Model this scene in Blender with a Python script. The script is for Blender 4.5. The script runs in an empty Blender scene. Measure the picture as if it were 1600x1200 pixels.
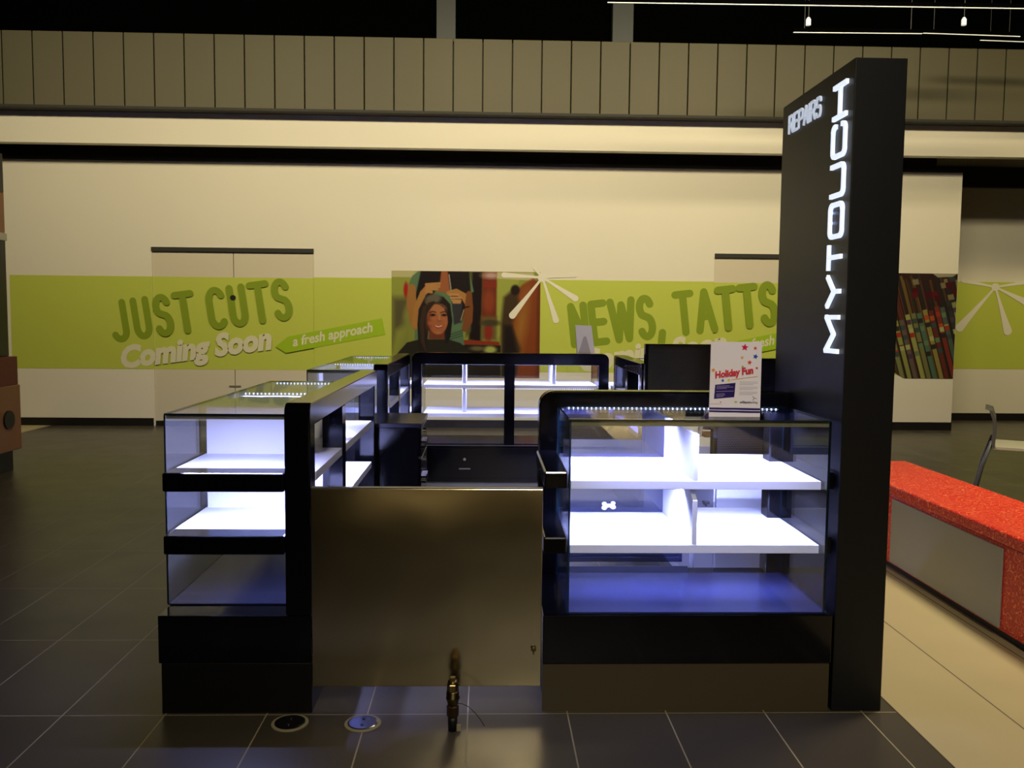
import bpy, bmesh, math, random
import numpy as np
from mathutils import Vector, Matrix
random.seed(7); rng = np.random.default_rng(7)
S = bpy.context.scene; COL = S.collection
PI = math.pi

# ------------------------------------------------------------------ camera
F, PITCH, YAW, ROLL = 1356.16, 0.0739, 0.0303, 0.0096
cd = bpy.data.cameras.new('camera'); cam = bpy.data.objects.new('camera', cd); COL.objects.link(cam)
cd.sensor_width = 36; cd.lens = F / 1600 * 36; cd.shift_y = -6.83 / 1600
cd.clip_start = .05; cd.clip_end = 100
fwd = Vector((math.sin(YAW) * math.cos(PITCH), math.cos(YAW) * math.cos(PITCH), -math.sin(PITCH)))
right = Vector((math.cos(YAW), -math.sin(YAW), 0)); up = right.cross(fwd)
# the photograph leans clockwise, so the camera is rolled the other way
r2 = right * math.cos(ROLL) + up * math.sin(ROLL)
u2 = up * math.cos(ROLL) - right * math.sin(ROLL)
cam.matrix_world = Matrix(((r2.x, u2.x, -fwd.x, 0), (r2.y, u2.y, -fwd.y, 0), (r2.z, u2.z, -fwd.z, 1.3), (0, 0, 0, 1)))
S.camera = cam

# ------------------------------------------------------------------ world, exposure
w = bpy.data.worlds.new('world'); S.world = w; w.use_nodes = True
w.node_tree.nodes['Background'].inputs[0].default_value = (.35, .28, .16, 1)
w.node_tree.nodes['Background'].inputs[1].default_value = .02
S.view_settings.view_transform = 'Standard'; S.view_settings.look = 'None'
S.view_settings.gamma = 1; S.view_settings.use_curve_mapping = False; S.view_settings.exposure = 0
S.cycles.transparent_max_bounces = 48; S.cycles.max_bounces = 14
S.cycles.sample_clamp_indirect = 4

# ------------------------------------------------------------------ lights of the hall
WARM = (1, .86, .57); COOL = (.40, .44, 1.0)
def area(name, loc, rot, sx, sy, power, color, spread=PI):
    l = bpy.data.lights.new(name, 'AREA'); l.shape = 'RECTANGLE'; l.size = sx; l.size_y = sy
    l.energy = power; l.color = color; l.spread = spread
    o = bpy.data.objects.new(name, l); o.location = loc; o.rotation_euler = rot; COL.objects.link(o); return o
# ceiling washers over the hoarding, brightest over its middle
for x, e in ((-5.0, 30), (-2.5, 42), (0, 52), (2.5, 58), (5.0, 36)):
    area('hoarding_washer', (x, 5.6, 4.7), (math.radians(62), 0, 0), 1.6, .3, e, WARM, math.radians(120))
area('far_wall_washer', (8.6, 7.5, 4.9), (math.radians(52), 0, 0), 2.0, .3, 46, (1, .82, .42), math.radians(120))
# rear pool downlights and seat downlight; fill lamps added behind and over the kiosk
area('rear_pool_and_fill', (-.47, -.72, 5.2), (0, 0, 0), .25, .25, 16, (1, .86, .64), math.radians(15))
area('rear_pool_and_fill', (.55, -.95, 5.2), (0, 0, 0), .25, .25, 8, (1, .86, .64), math.radians(13))
area('rear_pool_and_fill', (1.6, -4.4, 5.2), (0, 0, 0), .6, .6, 160, (1, .84, .56), math.radians(60))  # unseen fill lamp, added to brighten the gate and kiosk front
area('hall_fill', (.7, .2, 5.6), (0, 0, 0), 1.6, 1.6, 13, (1, .87, .64))  # unseen lamp added as ambient fill for floor and kick board
area('kiosk_fill', (.6, -3.2, 4.9), (math.radians(56), 0, 0), .5, .5, 17, (1, .88, .68), math.radians(50))  # unseen lamp added to brighten the flyer, gate and kick board
area('seat_downlight', (3.0, 3.8, 5.2), (0, 0, 0), .8, .8, 58, (1, .86, .62), math.radians(80))

# ------------------------------------------------------------------ materials
def lin(c):
    return tuple((x / 255 / 12.92 if x / 255 <= .04045 else ((x / 255 + .055) / 1.055) ** 2.4) for x in c)
def mat(name, rgb, rough=.5, metal=0, spec=.5, emit=0, coat=0, bump=None, noise=None):
    m = bpy.data.materials.new(name); m.use_nodes = True; nt = m.node_tree; b = nt.nodes['Principled BSDF']
    c = (*lin(rgb), 1)
    b.inputs['Base Color'].default_value = c; b.inputs['Roughness'].default_value = rough
    b.inputs['Metallic'].default_value = metal; b.inputs['Specular IOR Level'].default_value = spec
    b.inputs['Coat Weight'].default_value = coat
    if emit:
        b.inputs['Emission Color'].default_value = c; b.inputs['Emission Strength'].default_value = emit
    if bump or noise:
        tc = nt.nodes.new('ShaderNodeTexCoord')
    if noise:
        sc, amt = noise
        n = nt.nodes.new('ShaderNodeTexNoise'); n.inputs['Scale'].default_value = sc; n.inputs['Detail'].default_value = 6
        nt.links.new(tc.outputs['Object'], n.inputs['Vector'])
        mx = nt.nodes.new('ShaderNodeMix'); mx.data_type = 'RGBA'
        mx.inputs['A'].default_value = tuple(v * (1 - amt) for v in c[:3]) + (1,)
        mx.inputs['B'].default_value = tuple(min(1, v * (1 + amt)) for v in c[:3]) + (1,)
        nt.links.new(n.outputs['Fac'], mx.inputs['Factor']); nt.links.new(mx.outputs['Result'], b.inputs['Base Color'])
    if bump:
        sc, st = bump
        n = nt.nodes.new('ShaderNodeTexNoise'); n.inputs['Scale'].default_value = sc
        nt.links.new(tc.outputs['Object'], n.inputs['Vector'])
        bp = nt.nodes.new('ShaderNodeBump'); bp.inputs['Strength'].default_value = st; bp.inputs['Distance'].default_value = .01
        nt.links.new(n.outputs['Fac'], bp.inputs['Height']); nt.links.new(bp.outputs['Normal'], b.inputs['Normal'])
    return m
def glass_mat(name, tint, base_refl=0.0, refl=1.0):
    m = bpy.data.materials.new(name); m.use_nodes = True; nt = m.node_tree; nt.nodes.clear()
    out = nt.nodes.new('ShaderNodeOutputMaterial'); mix = nt.nodes.new('ShaderNodeMixShader')
    tr = nt.nodes.new('ShaderNodeBsdfTransparent'); tr.inputs[0].default_value = (*tint, 1)
    gl = nt.nodes.new('ShaderNodeBsdfGlossy'); gl.inputs['Roughness'].default_value = 0.01
    geo = nt.nodes.new('ShaderNodeNewGeometry'); ior = nt.nodes.new('ShaderNodeMix')
    ior.inputs[2].default_value = 1.5; ior.inputs[3].default_value = 1 / 1.5
    fr = nt.nodes.new('ShaderNodeFresnel'); mu = nt.nodes.new('ShaderNodeMath'); mu.operation = 'MULTIPLY_ADD'
    mu.inputs[1].default_value = refl; mu.inputs[2].default_value = base_refl; mu.use_clamp = True
    nt.links.new(geo.outputs['Backfacing'], ior.inputs[0]); nt.links.new(ior.outputs[0], fr.inputs[0])
    nt.links.new(fr.outputs[0], mu.inputs[0]); nt.links.new(mu.outputs[0], mix.inputs[0])
    nt.links.new(tr.outputs[0], mix.inputs[1]); nt.links.new(gl.outputs[0], mix.inputs[2])
    nt.links.new(mix.outputs[0], out.inputs[0]); return m

M = {}
M['black'] = mat('black_gloss_laminate', (6, 6, 8), .12, spec=.36)
M['blackmatt'] = mat('black_satin_laminate', (7, 7, 9), .38, spec=.4)
M['tower'] = mat('black_painted_panel', (15, 15, 17), .42, spec=.35, noise=(3, .08))
M['panelblue'] = mat('blue_lit_black_laminate', (24, 25, 38), .22, spec=.5)  # black laminate with the blue LED light put into its colour
M['bed'] = mat('dark_display_bed', (46, 50, 84), .24, spec=.5)  # dark bed, the blue of the LED light put into its colour
M['white'] = mat('white_laminate', (232, 232, 236), .35)
M['whiteedge'] = mat('white_laminate_edge', (205, 204, 210), .5)
M['glass'] = glass_mat('display_glass', (.955, .97, .985), 0, .62)
M['slide'] = glass_mat('sliding_door_glass', (.42, .47, .76), .32, 1.1)
M['glassside'] = glass_mat('side_glass', (.955, .97, .985), 0.03, 1.15)
M['edge'] = mat('glass_edge', (14, 30, 38), .15)
M['edgeblue'] = mat('polished_glass_edge', (16, 52, 68), .15)
M['alu'] = mat('aluminium', (165, 165, 168), .3, 1)
M['chrome'] = mat('chrome', (215, 215, 220), .12, 1)
M['strip'] = mat('edge_reflection_and_bolt', (120, 118, 92), .4)  # reflection at the glass edge put into a solid colour; also the bolt
M['led'] = mat('led_emitter', (205, 215, 255), .4, emit=9)
M['ledtape'] = mat('led_tape', (200, 205, 215), .5)
M['cream'] = mat('cream_hoarding', (222, 216, 196), .62, spec=.25, noise=(1.2, .02))
M['creamdoor'] = mat('cream_door', (205, 196, 172), .55, spec=.3)
M['green'] = mat('lime_vinyl', (184, 194, 78), .55, spec=.3)
M['olive'] = mat('olive_vinyl', (128, 148, 30), .55, spec=.3)
M['label'] = mat('bright_green_vinyl', (152, 184, 26), .55, spec=.3)
M['pale'] = mat('pale_vinyl', (212, 208, 176), .55, spec=.3)
M['petal'] = mat('petal_vinyl', (224, 218, 200), .55, spec=.3)
M['clad'] = mat('olive_grey_cladding', (82, 77, 53), .6, noise=(.7, .12))
M['recess_shade'] = mat('dark_recess_shade', (40, 38, 30), .7)  # dark colour holding the shade in recesses and under edges
M['void'] = mat('night_glazing', (3, 3, 3), .9, spec=0)
M['ceil'] = mat('dark_ceiling', (9, 9, 9), .9, spec=.1)
M['mull'] = mat('grey_mullion', (40, 45, 42), .5)
M['skirt'] = mat('black_skirting', (14, 12, 10), .5)
M['dim'] = mat('dim_hall_wall', (72, 62, 46), .7)
M['kick'] = mat('brown_kick_board', (66, 58, 38), .4, noise=(1.6, .08))
M['wood'] = mat('light_timber', (150, 98, 52), .45, noise=(3, .25))
M['red'] = mat('dark_red_panel', (110, 16, 14), .5)
M['seatgrey'] = mat('grey_panel', (150, 152, 146), .35, spec=.5)
M['chair'] = mat('grey_plastic', (92, 92, 88), .4)
M['chairpale'] = mat('pale_laminate', (200, 195, 165), .4)
M['brass'] = mat('brass', (128, 112, 74), .28, 1)
M['darkbrass'] = mat('aged_brass', (78, 60, 40), .45, .8)
M['rubber'] = mat('black_rubber', (14, 13, 12), .5)
M['ring'] = mat('grout_ring', (150, 142, 112), .7)
M['lid'] = mat('socket_lid', (10, 10, 12), .35)
M['lidblue'] = mat('steel_socket_lid', (120, 128, 165), .16, .9)
M['sign'] = mat('lit_sign_letter', (225, 235, 255), .4, emit=1.0)
M['signdim'] = mat('lit_small_letter', (205, 215, 230), .4, emit=.6)
M['lineglow'] = mat('reflection_line_glow', (235, 235, 215), .4, emit=.5)  # glow standing for lamp lines reflected in the upper glazing
M['spotglow'] = mat('reflection_spot_glow', (230, 230, 220), .4, emit=.5)  # glow standing for lamp points reflected in the upper glazing
M['paper'] = mat('white_paper', (240, 236, 246), .5)
M['purple'] = mat('purple_print', (44, 28, 96), .5)
M['redtext'] = mat('red_print', (212, 22, 52), .5)
M['inkgrey'] = mat('grey_ink', (90, 88, 96), .5)
M['greencheck'] = mat('green_print', (150, 185, 60), .5)
M['holelight'] = mat('hole_light_grey', (120, 122, 140), .5)  # grey standing for the light that shows through the panel holes
M['bag'] = mat('purple_bag', (92, 66, 130), .6, bump=(30, .5))
M['leather'] = mat('brown_cover', (112, 74, 52), .5)
M['plastic'] = mat('white_plastic', (225, 222, 228), .35)

# brushed steel of the gate
def steel():
    m = mat('brushed_steel', (208, 196, 158), .16, 1); nt = m.node_tree; b = nt.nodes['Principled BSDF']
    tc = nt.nodes.new('ShaderNodeTexCoord'); mp = nt.nodes.new('ShaderNodeMapping'); mp.inputs['Scale'].default_value = (1.2, 1, 1.6)
    n = nt.nodes.new('ShaderNodeTexNoise'); n.inputs['Scale'].default_value = 2.2; n.inputs['Detail'].default_value = 1
    nt.links.new(tc.outputs['Object'], mp.inputs[0]); nt.links.new(mp.outputs[0], n.inputs['Vector'])
    bp = nt.nodes.new('ShaderNodeBump'); bp.inputs['Strength'].default_value = .5; bp.inputs['Distance'].default_value = .012
    nt.links.new(n.outputs['Fac'], bp.inputs['Height']); nt.links.new(bp.outputs['Normal'], b.inputs['Normal'])
    return m
M['steel'] = steel()

def tile_mat(name, rgb, grout, ox, oy, tw, th, rough, gw=.0045, vary=.12):
    m = bpy.data.materials.new(name); m.use_nodes = True; nt = m.node_tree; b = nt.nodes['Principled BSDF']
    tc = nt.nodes.new('ShaderNodeTexCoord'); sp = nt.nodes.new('ShaderNodeSeparateXYZ'); nt.links.new(tc.outputs['Object'], sp.inputs[0])
    def math_(op, a, bb=None, c=None):
        n = nt.nodes.new('ShaderNodeMath'); n.operation = op
        for i, v in enumerate((a, bb, c)):
            if v is None: continue
            if isinstance(v, (int, float)): n.inputs[i].default_value = v
            else: nt.links.new(v, n.inputs[i])
        return n.outputs[0]
    def cell(out, off, size):
        t = math_('DIVIDE', math_('SUBTRACT', out, off), size)
        fl = math_('FLOOR', t); fr = math_('SUBTRACT', t, fl)
        d = math_('MULTIPLY', math_('MINIMUM', fr, math_('SUBTRACT', 1.0, fr)), size)
        return fl, math_('LESS_THAN', d, gw / 2)
    fx, gx = cell(sp.outputs[0], ox, tw); fy, gy = cell(sp.outputs[1], oy, th)
    g = math_('MAXIMUM', gx, gy)
    cmb = nt.nodes.new('ShaderNodeCombineXYZ'); nt.links.new(fx, cmb.inputs[0]); nt.links.new(fy, cmb.inputs[1])
    wn = nt.nodes.new('ShaderNodeTexWhiteNoise'); wn.noise_dimensions = '3D'; nt.links.new(cmb.outputs[0], wn.inputs['Vector'])
    ns = nt.nodes.new('ShaderNodeTexNoise'); ns.inputs['Scale'].default_value = 4; ns.inputs['Detail'].default_value = 8
    nt.links.new(tc.outputs['Object'], ns.inputs['Vector'])
    f = math_('ADD', math_('MULTIPLY', wn.outputs['Value'], .5), math_('MULTIPLY', ns.outputs['Fac'], .5))
    c = lin(rgb)
    m1 = nt.nodes.new('ShaderNodeMix'); m1.data_type = 'RGBA'
    m1.inputs['A'].default_value = (*[v * (1 - vary) for v in c], 1); m1.inputs['B'].default_value = (*[v * (1 + vary) for v in c], 1)
    nt.links.new(f, m1.inputs['Factor'])
    m2 = nt.nodes.new('ShaderNodeMix'); m2.data_type = 'RGBA'; nt.links.new(g, m2.inputs['Factor'])
    nt.links.new(m1.outputs['Result'], m2.inputs['A']); m2.inputs['B'].default_value = (*lin(grout), 1)
    nt.links.new(m2.outputs['Result'], b.inputs['Base Color'])
    rr = math_('ADD', math_('MULTIPLY', ns.outputs['Fac'], .12), rough - .06); nt.links.new(math_('MAXIMUM', rr, math_('MULTIPLY', g, .7)), b.inputs['Roughness'])
    b.inputs['Specular IOR Level'].default_value = .45
    return m
M['floor'] = tile_mat('charcoal_floor_tile', (68, 62, 50), (150, 140, 108), -.377, 2.75, .3263, .6535, .34)
M['floorlight'] = tile_mat('beige_floor_tile', (176, 162, 122), (96, 88, 64), 1.37, -20, .3525, 60, .45, .006)

def red_mat():
    m = mat('red_patterned_vinyl', (205, 30, 16), .35); nt = m.node_tree; b = nt.nodes['Principled BSDF']
    tc = nt.nodes.new('ShaderNodeTexCoord'); v = nt.nodes.new('ShaderNodeTexVoronoi'); v.feature = 'SMOOTH_F1'
    v.inputs['Scale'].default_value = 34; nt.links.new(tc.outputs['Object'], v.inputs['Vector'])
    wv = nt.nodes.new('ShaderNodeMath'); wv.operation = 'SINE'
    mm = nt.nodes.new('ShaderNodeMath'); mm.operation = 'MULTIPLY'; mm.inputs[1].default_value = 26
    nt.links.new(v.outputs['Distance'], mm.inputs[0]); nt.links.new(mm.outputs[0], wv.inputs[0])
    cr = nt.nodes.new('ShaderNodeValToRGB'); cr.color_ramp.elements[0].position = .72; cr.color_ramp.elements[0].color = (*lin((205, 28, 14)), 1)
    cr.color_ramp.elements[1].position = .95; cr.color_ramp.elements[1].color = (*lin((250, 120, 72)), 1)
    nt.links.new(wv.outputs[0], cr.inputs[0]); nt.links.new(cr.outputs[0], b.inputs['Base Color'])
    bp = nt.nodes.new('ShaderNodeBump'); bp.inputs['Strength'].default_value = .35; nt.links.new(wv.outputs[0], bp.inputs['Height']); nt.links.new(bp.outputs[0], b.inputs['Normal'])
    return m
M['redvinyl'] = red_mat()

def perf_mat():
    # sheet metal with a staggered grid of round holes
    m = bpy.data.materials.new('perforated_sheet'); m.use_nodes = True; nt = m.node_tree; b = nt.nodes['Principled BSDF']
    out = nt.nodes['Material Output']
    b.inputs['Base Color'].default_value = (*lin((16, 17, 24)), 1); b.inputs['Roughness'].default_value = .35
    tc = nt.nodes.new('ShaderNodeTexCoord'); sp = nt.nodes.new('ShaderNodeSeparateXYZ'); nt.links.new(tc.outputs['Object'], sp.inputs[0])
    def mth(op, a, c=None):
        n = nt.nodes.new('ShaderNodeMath'); n.operation = op
        for i, v in enumerate((a, c)):
            if v is None: continue
            if isinstance(v, (int, float)): n.inputs[i].default_value = v
            else: nt.links.new(v, n.inputs[i])
        return n.outputs[0]
    p = .0075
    row = mth('FLOOR', mth('DIVIDE', sp.outputs[2], p)); fz = mth('SUBTRACT', mth('FRACT', mth('DIVIDE', sp.outputs[2], p)), .5)
    odd = mth('MULTIPLY', mth('MODULO', mth('ABSOLUTE', row), 2.0), .5)
    fx = mth('SUBTRACT', mth('FRACT', mth('ADD', mth('DIVIDE', sp.outputs[0], p), odd)), .5)
    d = mth('SQRT', mth('ADD', mth('MULTIPLY', fx, fx), mth('MULTIPLY', fz, fz)))
    hole = mth('LESS_THAN', d, .3)
    tr = nt.nodes.new('ShaderNodeBsdfTransparent'); mix = nt.nodes.new('ShaderNodeMixShader')
    nt.links.new(hole, mix.inputs[0]); nt.links.new(b.outputs[0], mix.inputs[1]); nt.links.new(tr.outputs[0], mix.inputs[2]); nt.links.new(mix.outputs[0], out.inputs[0])
    return m
M['perf'] = perf_mat()

def vcol_mat():
    m = bpy.data.materials.new('printed_picture'); m.use_nodes = True; nt = m.node_tree; b = nt.nodes['Principled BSDF']
    a = nt.nodes.new('ShaderNodeVertexColor'); a.layer_name = 'print'; nt.links.new(a.outputs[0], b.inputs['Base Color'])
    b.inputs['Roughness'].default_value = .6; b.inputs['Specular IOR Level'].default_value = .15; return m
M['print'] = vcol_mat()

# ------------------------------------------------------------------ mesh helpers
class MB:
    def __init__(s): s.v = []; s.f = []; s.mi = []
    def add(s, vs, fs, mi=0):
        o = len(s.v); s.v += [tuple(v) for v in vs]; s.f += [tuple(o + i for i in f) for f in fs]
        s.mi += (mi if isinstance(mi, list) else [mi] * len(fs)); return s
    def box(s, x0, x1, y0, y1, z0, z1, mi=0):
        vs = [(x, y, z) for z in (z0, z1) for y in (y0, y1) for x in (x0, x1)]
        return s.add(vs, [(0, 2, 3, 1), (4, 5, 7, 6), (0, 1, 5, 4), (2, 6, 7, 3), (0, 4, 6, 2), (1, 3, 7, 5)], mi)
    def prism(s, pts, fn, d0, d1, mi=0):
        n = len(pts)   # outline extruded; fn(a, b, d) -> xyz
        s.add([fn(a, b, d0) for a, b in pts] + [fn(a, b, d1) for a, b in pts],
              [tuple(range(n))[::-1], tuple(range(n, 2 * n))] + [(i, (i + 1) % n, n + (i + 1) % n, n + i) for i in range(n)], mi)
        return s
    def lathe(s, prof, cx, cy, n=24, mi=0):
        vs = [(cx + r * math.cos(2 * PI * k / n), cy + r * math.sin(2 * PI * k / n), z) for r, z in prof for k in range(n)]
        fs = [(j * n + k, j * n + (k + 1) % n, (j + 1) * n + (k + 1) % n, (j + 1) * n + k) for j in range(len(prof) - 1) for k in range(n)]
        fs += [tuple(range(n))[::-1], tuple((len(prof) - 1) * n + k for k in range(n))]
        return s.add(vs, fs, mi)
    def tube(s, pts, r, n=10, mi=0):
        pts = [Vector(p) for p in pts]; rings = []
        for i, p in enumerate(pts):
            t = (pts[min(i + 1, len(pts) - 1)] - pts[max(i - 1, 0)]).normalized()
            a = t.cross(Vector((0, 0, 1)) if abs(t.z) < .9 else Vector((1, 0, 0))).normalized(); b = t.cross(a)
            rr = r[i] if isinstance(r, (list, tuple)) else r
            rings += [tuple(p + a * rr * math.cos(2 * PI * k / n) + b * rr * math.sin(2 * PI * k / n)) for k in range(n)]
        m_ = len(pts)
        fs = [(j * n + k, j * n + (k + 1) % n, (j + 1) * n + (k + 1) % n, (j + 1) * n + k) for j in range(m_ - 1) for k in range(n)]
        fs += [tuple(range(n))[::-1], tuple((m_ - 1) * n + k for k in range(n))]
        return s.add(rings, fs, mi)
    def build(s, name, mats, parent=None, bevel=0, seg=2, smooth=False):
        me = bpy.data.meshes.new(name); me.from_pydata(s.v, [], s.f)
        if not isinstance(mats, (list, tuple)): mats = [mats]
        for m_ in mats: me.materials.append(m_)
        for p, i in zip(me.polygons, s.mi): p.material_index = i; p.use_smooth = smooth
        bm = bmesh.new(); bm.from_mesh(me); bmesh.ops.recalc_face_normals(bm, faces=bm.faces); bm.to_mesh(me); bm.free()
        o = bpy.data.objects.new(name, me); COL.objects.link(o)
        if parent is not None: o.parent = parent; o.matrix_parent_inverse = parent.matrix_basis.inverted()
        if bevel:
            md = o.modifiers.new('bevel', 'BEVEL'); md.width = bevel; md.segments = seg; md.limit_method = 'ANGLE'; md.angle_limit = math.radians(40)
        return o
def box(name, b, m, parent=None, bevel=.002): return MB().box(*b).build(name, m, parent, bevel)
def tag(o, label=None, cat=None, group=None, kind=None):
    for k, v in (('label', label), ('category', cat), ('group', group), ('kind', kind)):
        if v: o[k] = v
    return o
def thing(name, loc, label, cat, group=None):
    o = bpy.data.objects.new(name, None); o.empty_display_size = .05; o.location = loc; COL.objects.link(o)
    return tag(o, label, cat, group)
def struct(name, mb, m, bevel=0): return tag(mb.build(name, m, None, bevel), kind='structure')

# flat strokes with round ends, for painted and built lettering
def arc(cx, cy, rx, ry, a0, a1, n=14):
    return [(cx + rx * math.cos(math.radians(a0 + (a1 - a0) * i / n)), cy + ry * math.sin(math.radians(a0 + (a1 - a0) * i / n))) for i in range(n + 1)]
STG = [0]     # each stroke piece is a hair proud of the last, so no two faces coincide
def stroke(mb, pts, r, fn, d0, d1, caps=True):
    for (ax, ay), (bx, by) in zip(pts, pts[1:]):
        dx, dy = bx - ax, by - ay; L = math.hypot(dx, dy) or 1; nx, ny = -dy / L * r, dx / L * r
        ex, ey = (0, 0) if caps else (dx / L * r * .6, dy / L * r * .6)
        STG[0] = (STG[0] + 1) % 40; e_ = STG[0] * .00002
        mb.prism([(ax + nx - ex, ay + ny - ey), (ax - nx - ex, ay - ny - ey), (bx - nx + ex, by - ny + ey), (bx + nx + ex, by + ny + ey)], fn, d0 - e_, d1)
    if caps:
        for k, (ax, ay) in enumerate(pts):
            STG[0] = (STG[0] + 1) % 40; e_ = STG[0] * .00002
            mb.prism([(ax + r * math.cos(2 * PI * q / 12), ay + r * math.sin(2 * PI * q / 12)) for q in range(12)], fn, d0 - e_, d1)
ROUND = {  # rounded capitals, cell height 1
 'J': (.46, [arc(.14, .2, .22, .2, 200, 360, 10) + [(.36, 1)]]),
 'U': (.55, [[(.05, 1), (.05, .25)] + arc(.275, .25, .225, .25, 180, 360, 12) + [(.5, 1)]]),
 'S': (.52, [arc(.26, .76, .22, .24, 20, 230, 12) + arc(.26, .26, .23, .26, 60, -155, 14)]),
 'T': (.6, [[(0, 1), (.6, 1)], [(.3, 1), (.3, 0)]]),
 'C': (.55, [arc(.3, .72, .25, .28, 25, 180, 10) + arc(.3, .27, .25, .27, 180, 325, 10)]),
 'N': (.55, [[(0, 0), (0, 1), (.5, 0), (.5, 1)]]),
 'E': (.5, [[(.48, 1), (0, 1), (0, 0), (.48, 0)], [(0, .52), (.44, .52)]]),
 'W': (.85, [[(0, 1), (.22, 0), (.43, .9), (.64, 0), (.85, 1)]]),
 'A': (.6, [[(0, 0), (.3, 1), (.6, 0)], [(.12, .36), (.48, .36)]]),
 ',': (.12, [[(.08, .06), (.0, -.2)]]),
}
SQ = {  # wide square display letters for the lit sign
 'M': (1.15, [[(0, 0), (0, 1), (.57, .35), (1.15, 1), (1.15, 0)]]),
 'Y': (1.0, [[(0, 1), (.5, .45), (1, 1)], [(.5, .45), (.5, 0)]]),
 'T': (.9, [[(0, 1), (.9, 1)], [(.45, 1), (.45, 0)]]),
 'O': (1.1, [[(.5, 1), (.85, 1)] + arc(.9, .8, .2, .2, 90, 0, 6) + [(1.1, .2)] + arc(.9, .2, .2, .2, 0, -90, 6) + [(.2, 0)] + arc(.2, .2, .2, .2, 270, 180, 6) + [(0, .8)] + arc(.2, .8, .2, .2, 180, 90, 6) + [(.5, 1)]]),
 'U': (1.05, [[(0, 1), (0, .2)] + arc(.2, .2, .2, .2, 180, 270, 6) + arc(.85, .2, .2, .2, 270, 360, 6) + [(1.05, 1)]]),
 'C': (1.05, [[(1.05, .78)] + arc(.85, .8, .2, .2, 0, 90, 6) + arc(.2, .8, .2, .2, 90, 180, 6) + arc(.2, .2, .2, .2, 180, 270, 6) + arc(.85, .2, .2, .2, 270, 360, 6) + [(1.05, .24)]]),
 'H': (1.05, [[(0, 0), (0, 1)], [(1.05, 0), (1.05, 1)], [(0, .5), (1.05, .5)]]),
 'R': (.8, [[(0, 0), (0, 1), (.6, 1)] + arc(.6, .76, .2, .24, 90, -90, 6) + [(0, .52)], [(.45, .52), (.8, 0)]]),
 'E': (.75, [[(.75, 1), (0, 1), (0, 0), (.75, 0)], [(0, .52), (.68, .52)]]),
 'P': (.8, [[(0, 0), (0, 1), (.58, 1)] + arc(.58, .74, .22, .26, 90, -90, 6) + [(0, .48)]]),
 'A': (.85, [[(0, 0), (.38, 1), (.46, 1), (.85, 0)], [(.14, .33), (.7, .33)]]),
 'I': (.1, [[(.05, 0), (.05, 1)]]),
 'S': (.8, [[(.8, .8)] + arc(.62, .8, .18, .2, 0, 90, 5) + arc(.2, .77, .2, .23, 90, 270, 8) + arc(.6, .27, .2, .27, 90, -90, 8) + arc(.2, .2, .2, .2, 270, 180, 5)]),
}
def text_mesh(name, body, size, m, parent, origin, ax, ay, an, off=0, shear=0, width=None):
    """words in the built-in font laid in the plane (ax, ay) at origin"""
    c = bpy.data.curves.new(name, 'FONT'); c.body = body; c.size = size; c.offset = off; c.shear = shear; c.resolution_u = 3
    t = bpy.data.objects.new('tmp', c); COL.objects.link(t); dg = bpy.context.evaluated_depsgraph_get()
    me = bpy.data.meshes.new_from_object(t.evaluated_get(dg)); bpy.data.objects.remove(t); bpy.data.curves.remove(c)
    xs = [v.co.x for v in me.vertices]; x0, x1 = min(xs), max(xs); k = (width / (x1 - x0)) if width else 1
    ax, ay, an, origin = Vector(ax), Vector(ay), Vector(an), Vector(origin)
    for v in me.vertices: v.co = origin + ax * ((v.co.x - x0) * k) + ay * v.co.y + an * .0015
    me.materials.clear(); me.materials.append(m); me.name = name
    o = bpy.data.objects.new(name, me); COL.objects.link(o)
    if parent is not None: o.parent = parent; o.matrix_parent_inverse = parent.matrix_basis.inverted()
    return o

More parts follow.
